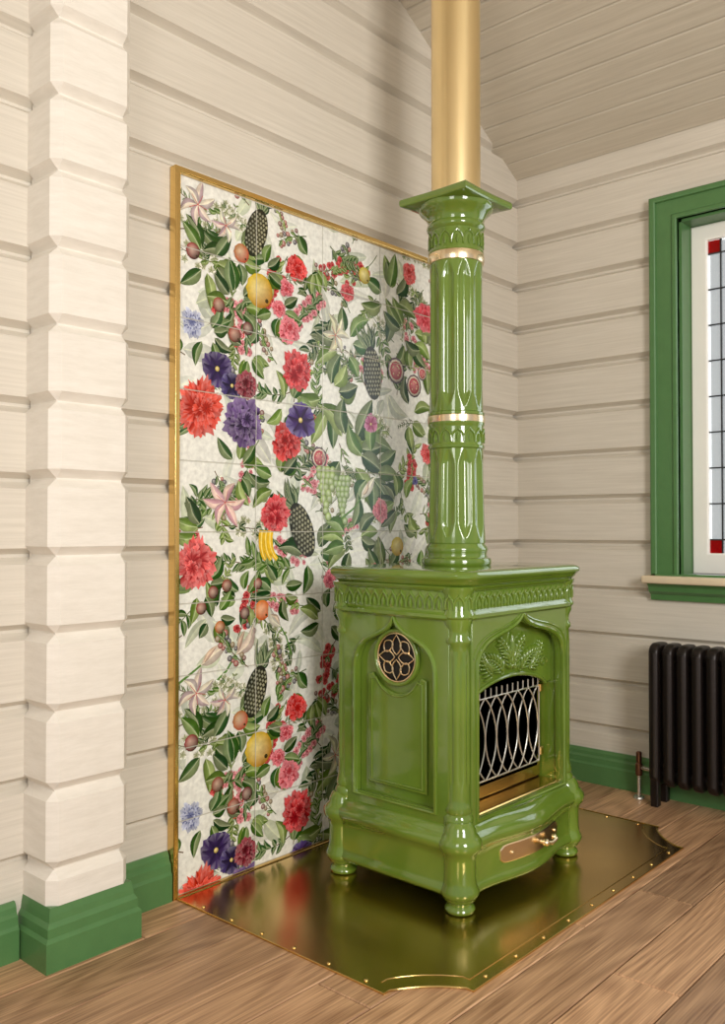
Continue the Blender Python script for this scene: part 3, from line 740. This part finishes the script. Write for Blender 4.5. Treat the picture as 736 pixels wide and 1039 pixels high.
# ---------------- ceramic chimney column
def flute(z0, z1, nf=10, dep=.010):
    def fn(r, a, z):
        t = (z-z0)/(z1-z0)
        if t <= 0 or t >= 1: return r
        e = min(t, 1-t)*(z1-z0)/.05
        w = .74*(min(1, e))**.6
        ph = ((a*nf/(2*pi)) % 1)*2-1
        if abs(ph) >= w or w < .02: return r
        return r-dep*math.cos(pi/2*ph/w)**.8*min(1, e+.2)
    return fn
def zr(z0, z1, r0, r1, n): return [(r0+(r1-r0)*i/n, z0+(z1-z0)*i/n) for i in range(n+1)]
lathe('column_base', [(.118, 1.062), (.124, 1.068), (.126, 1.080), (.122, 1.090), (.112, 1.094), (.108, 1.102), (.110, 1.112), (.113, 1.120), (.110, 1.130), (.102, 1.14), (.1, 1.15)], m_green, S)
lathe('lower_shaft', zr(1.145, 1.485, .104, .096, 70), m_green, S, seg=200, rf=flute(1.165, 1.475, 10, .012))
lathe('lower_band', [(.096, 1.478), (.101, 1.482), (.102, 1.490), (.098, 1.496), (.0975, 1.50), (.0975, 1.555), (.098, 1.56), (.102, 1.566), (.102, 1.574), (.098, 1.578)], m_green, S)
lathe('lower_gold_ring', [(.097, 1.572), (.1025, 1.574), (.1035, 1.585), (.1025, 1.597), (.097, 1.600)], m_palebrass, S)
lathe('upper_shaft_foot', [(.096, 1.596), (.102, 1.600), (.102, 1.608), (.097, 1.612)], m_green, S)
lathe('upper_shaft', zr(1.61, 2.155, .0965, .0955, 90), m_green, S, seg=200, rf=flute(1.63, 2.14, 10, .012))
lathe('upper_gold_ring', [(.096, 2.146), (.1, 2.148), (.102, 2.158), (.102, 2.172), (.100, 2.181), (.096, 2.183)], m_palebrass, S)
lathe('upper_band', [(.096, 2.18), (.100, 2.184), (.100, 2.192), (.096, 2.198), (.096, 2.262), (.102, 2.268), (.106, 2.276), (.104, 2.286), (.100, 2.292)], m_green, S)
lathe('capital_bell', [(.100, 2.288), (.101, 2.30), (.108, 2.315), (.120, 2.328), (.130, 2.336), (.134, 2.344), (.134, 2.356), (.12, 2.36)], m_green, S)
def cylrow(R, z0, hh, n):
    L = []
    for Lx in arcrow(0, 2*pi, z0, n, hh):
        L.append([(R*math.cos(p[0]), R*math.sin(p[0]), p[1], (p[3] if len(p) > 3 else 1)) for p in Lx])
    return L
tubes('lower_band_relief', cylrow(.0985, 1.502, .048, 14), .004, m_green, S)
tubes('upper_band_relief', cylrow(.097, 2.202, .052, 14), .004, m_green, S)
def sq(h, z, n=10):
    P = []
    for (x0, y0, x1, y1) in ((-1, -1, 1, -1), (1, -1, 1, 1), (1, 1, -1, 1), (-1, 1, -1, -1)):
        for i in range(n):
            t = i/n; x = x0+(x1-x0)*t; y = y0+(y1-y0)*t
            k = 1-.04*math.sin(pi*t)
            P.append((h*x*(k if x0 == x1 else 1), h*y*(k if y0 == y1 else 1), z))
    return P
stack('abacus', [sq(.128, 2.352), sq(.143, 2.356), sq(.146, 2.362), sq(.146, 2.376), (sq(.142, 2.382)), sq(.10, 2.384)], m_green, S)

fp = empty('flue_pipe', (SX, SY, 0))
def slant(x, y, z): return ceilz(SX+x)-.001 if z > 3.5 else z
lathe('pipe', [(.085, 2.3845), (.0885, 2.386), (.0885, 3.75)], m_flue, fp, seg=96, zf=slant)
lathe('pipe_collar', [(.0885, 2.3845), (.093, 2.386), (.093, 2.396), (.0885, 2.40)], m_flue, fp, seg=96)

# ---------------------------------------------------------------- light
w = bpy.data.worlds.new('World'); scene.world = w; w.use_nodes = True
bg = w.node_tree.nodes['Background']; bg.inputs[0].default_value = (1, .985, .96, 1); bg.inputs[1].default_value = .50
def area(name, loc, tgt, sx_, sy_, power, col=(1, .965, .915)):
    l = bpy.data.lights.new(name, 'AREA'); l.shape = 'RECTANGLE'; l.size = sx_; l.size_y = sy_; l.energy = power; l.color = col
    o = bpy.data.objects.new(name, l); COL.objects.link(o); o.location = loc
    o.rotation_euler = (Vector(tgt)-Vector(loc)).to_track_quat('-Z', 'Y').to_euler()
area('window_light_behind', (-3.5, -4.8, 2.3), (-1.6, -.3, 1.1), 1.1, 1.8, 150)
area('window_light_side', (-5.1, -2.2, 2.1), (-1.2, -.8, 1.2), .9, 1.6, 30)
area('daylight_outside_window', (1.2, -1.3, 1.9), (0, -1.3, 1.75), 2.6, 2.6, 55, (.97, .99, 1))

# ---------------------------------------------------------------- camera
cam = bpy.data.cameras.new('camera'); co = bpy.data.objects.new('camera', cam); COL.objects.link(co)
cam.sensor_fit = 'HORIZONTAL'; cam.sensor_width = 36; cam.lens = 36*901/736; cam.clip_start = .05
co.location = (-3.877, -2.397, 1.2)
co.rotation_euler = (math.radians(90.99), 0, math.radians(-48.33))
scene.camera = co
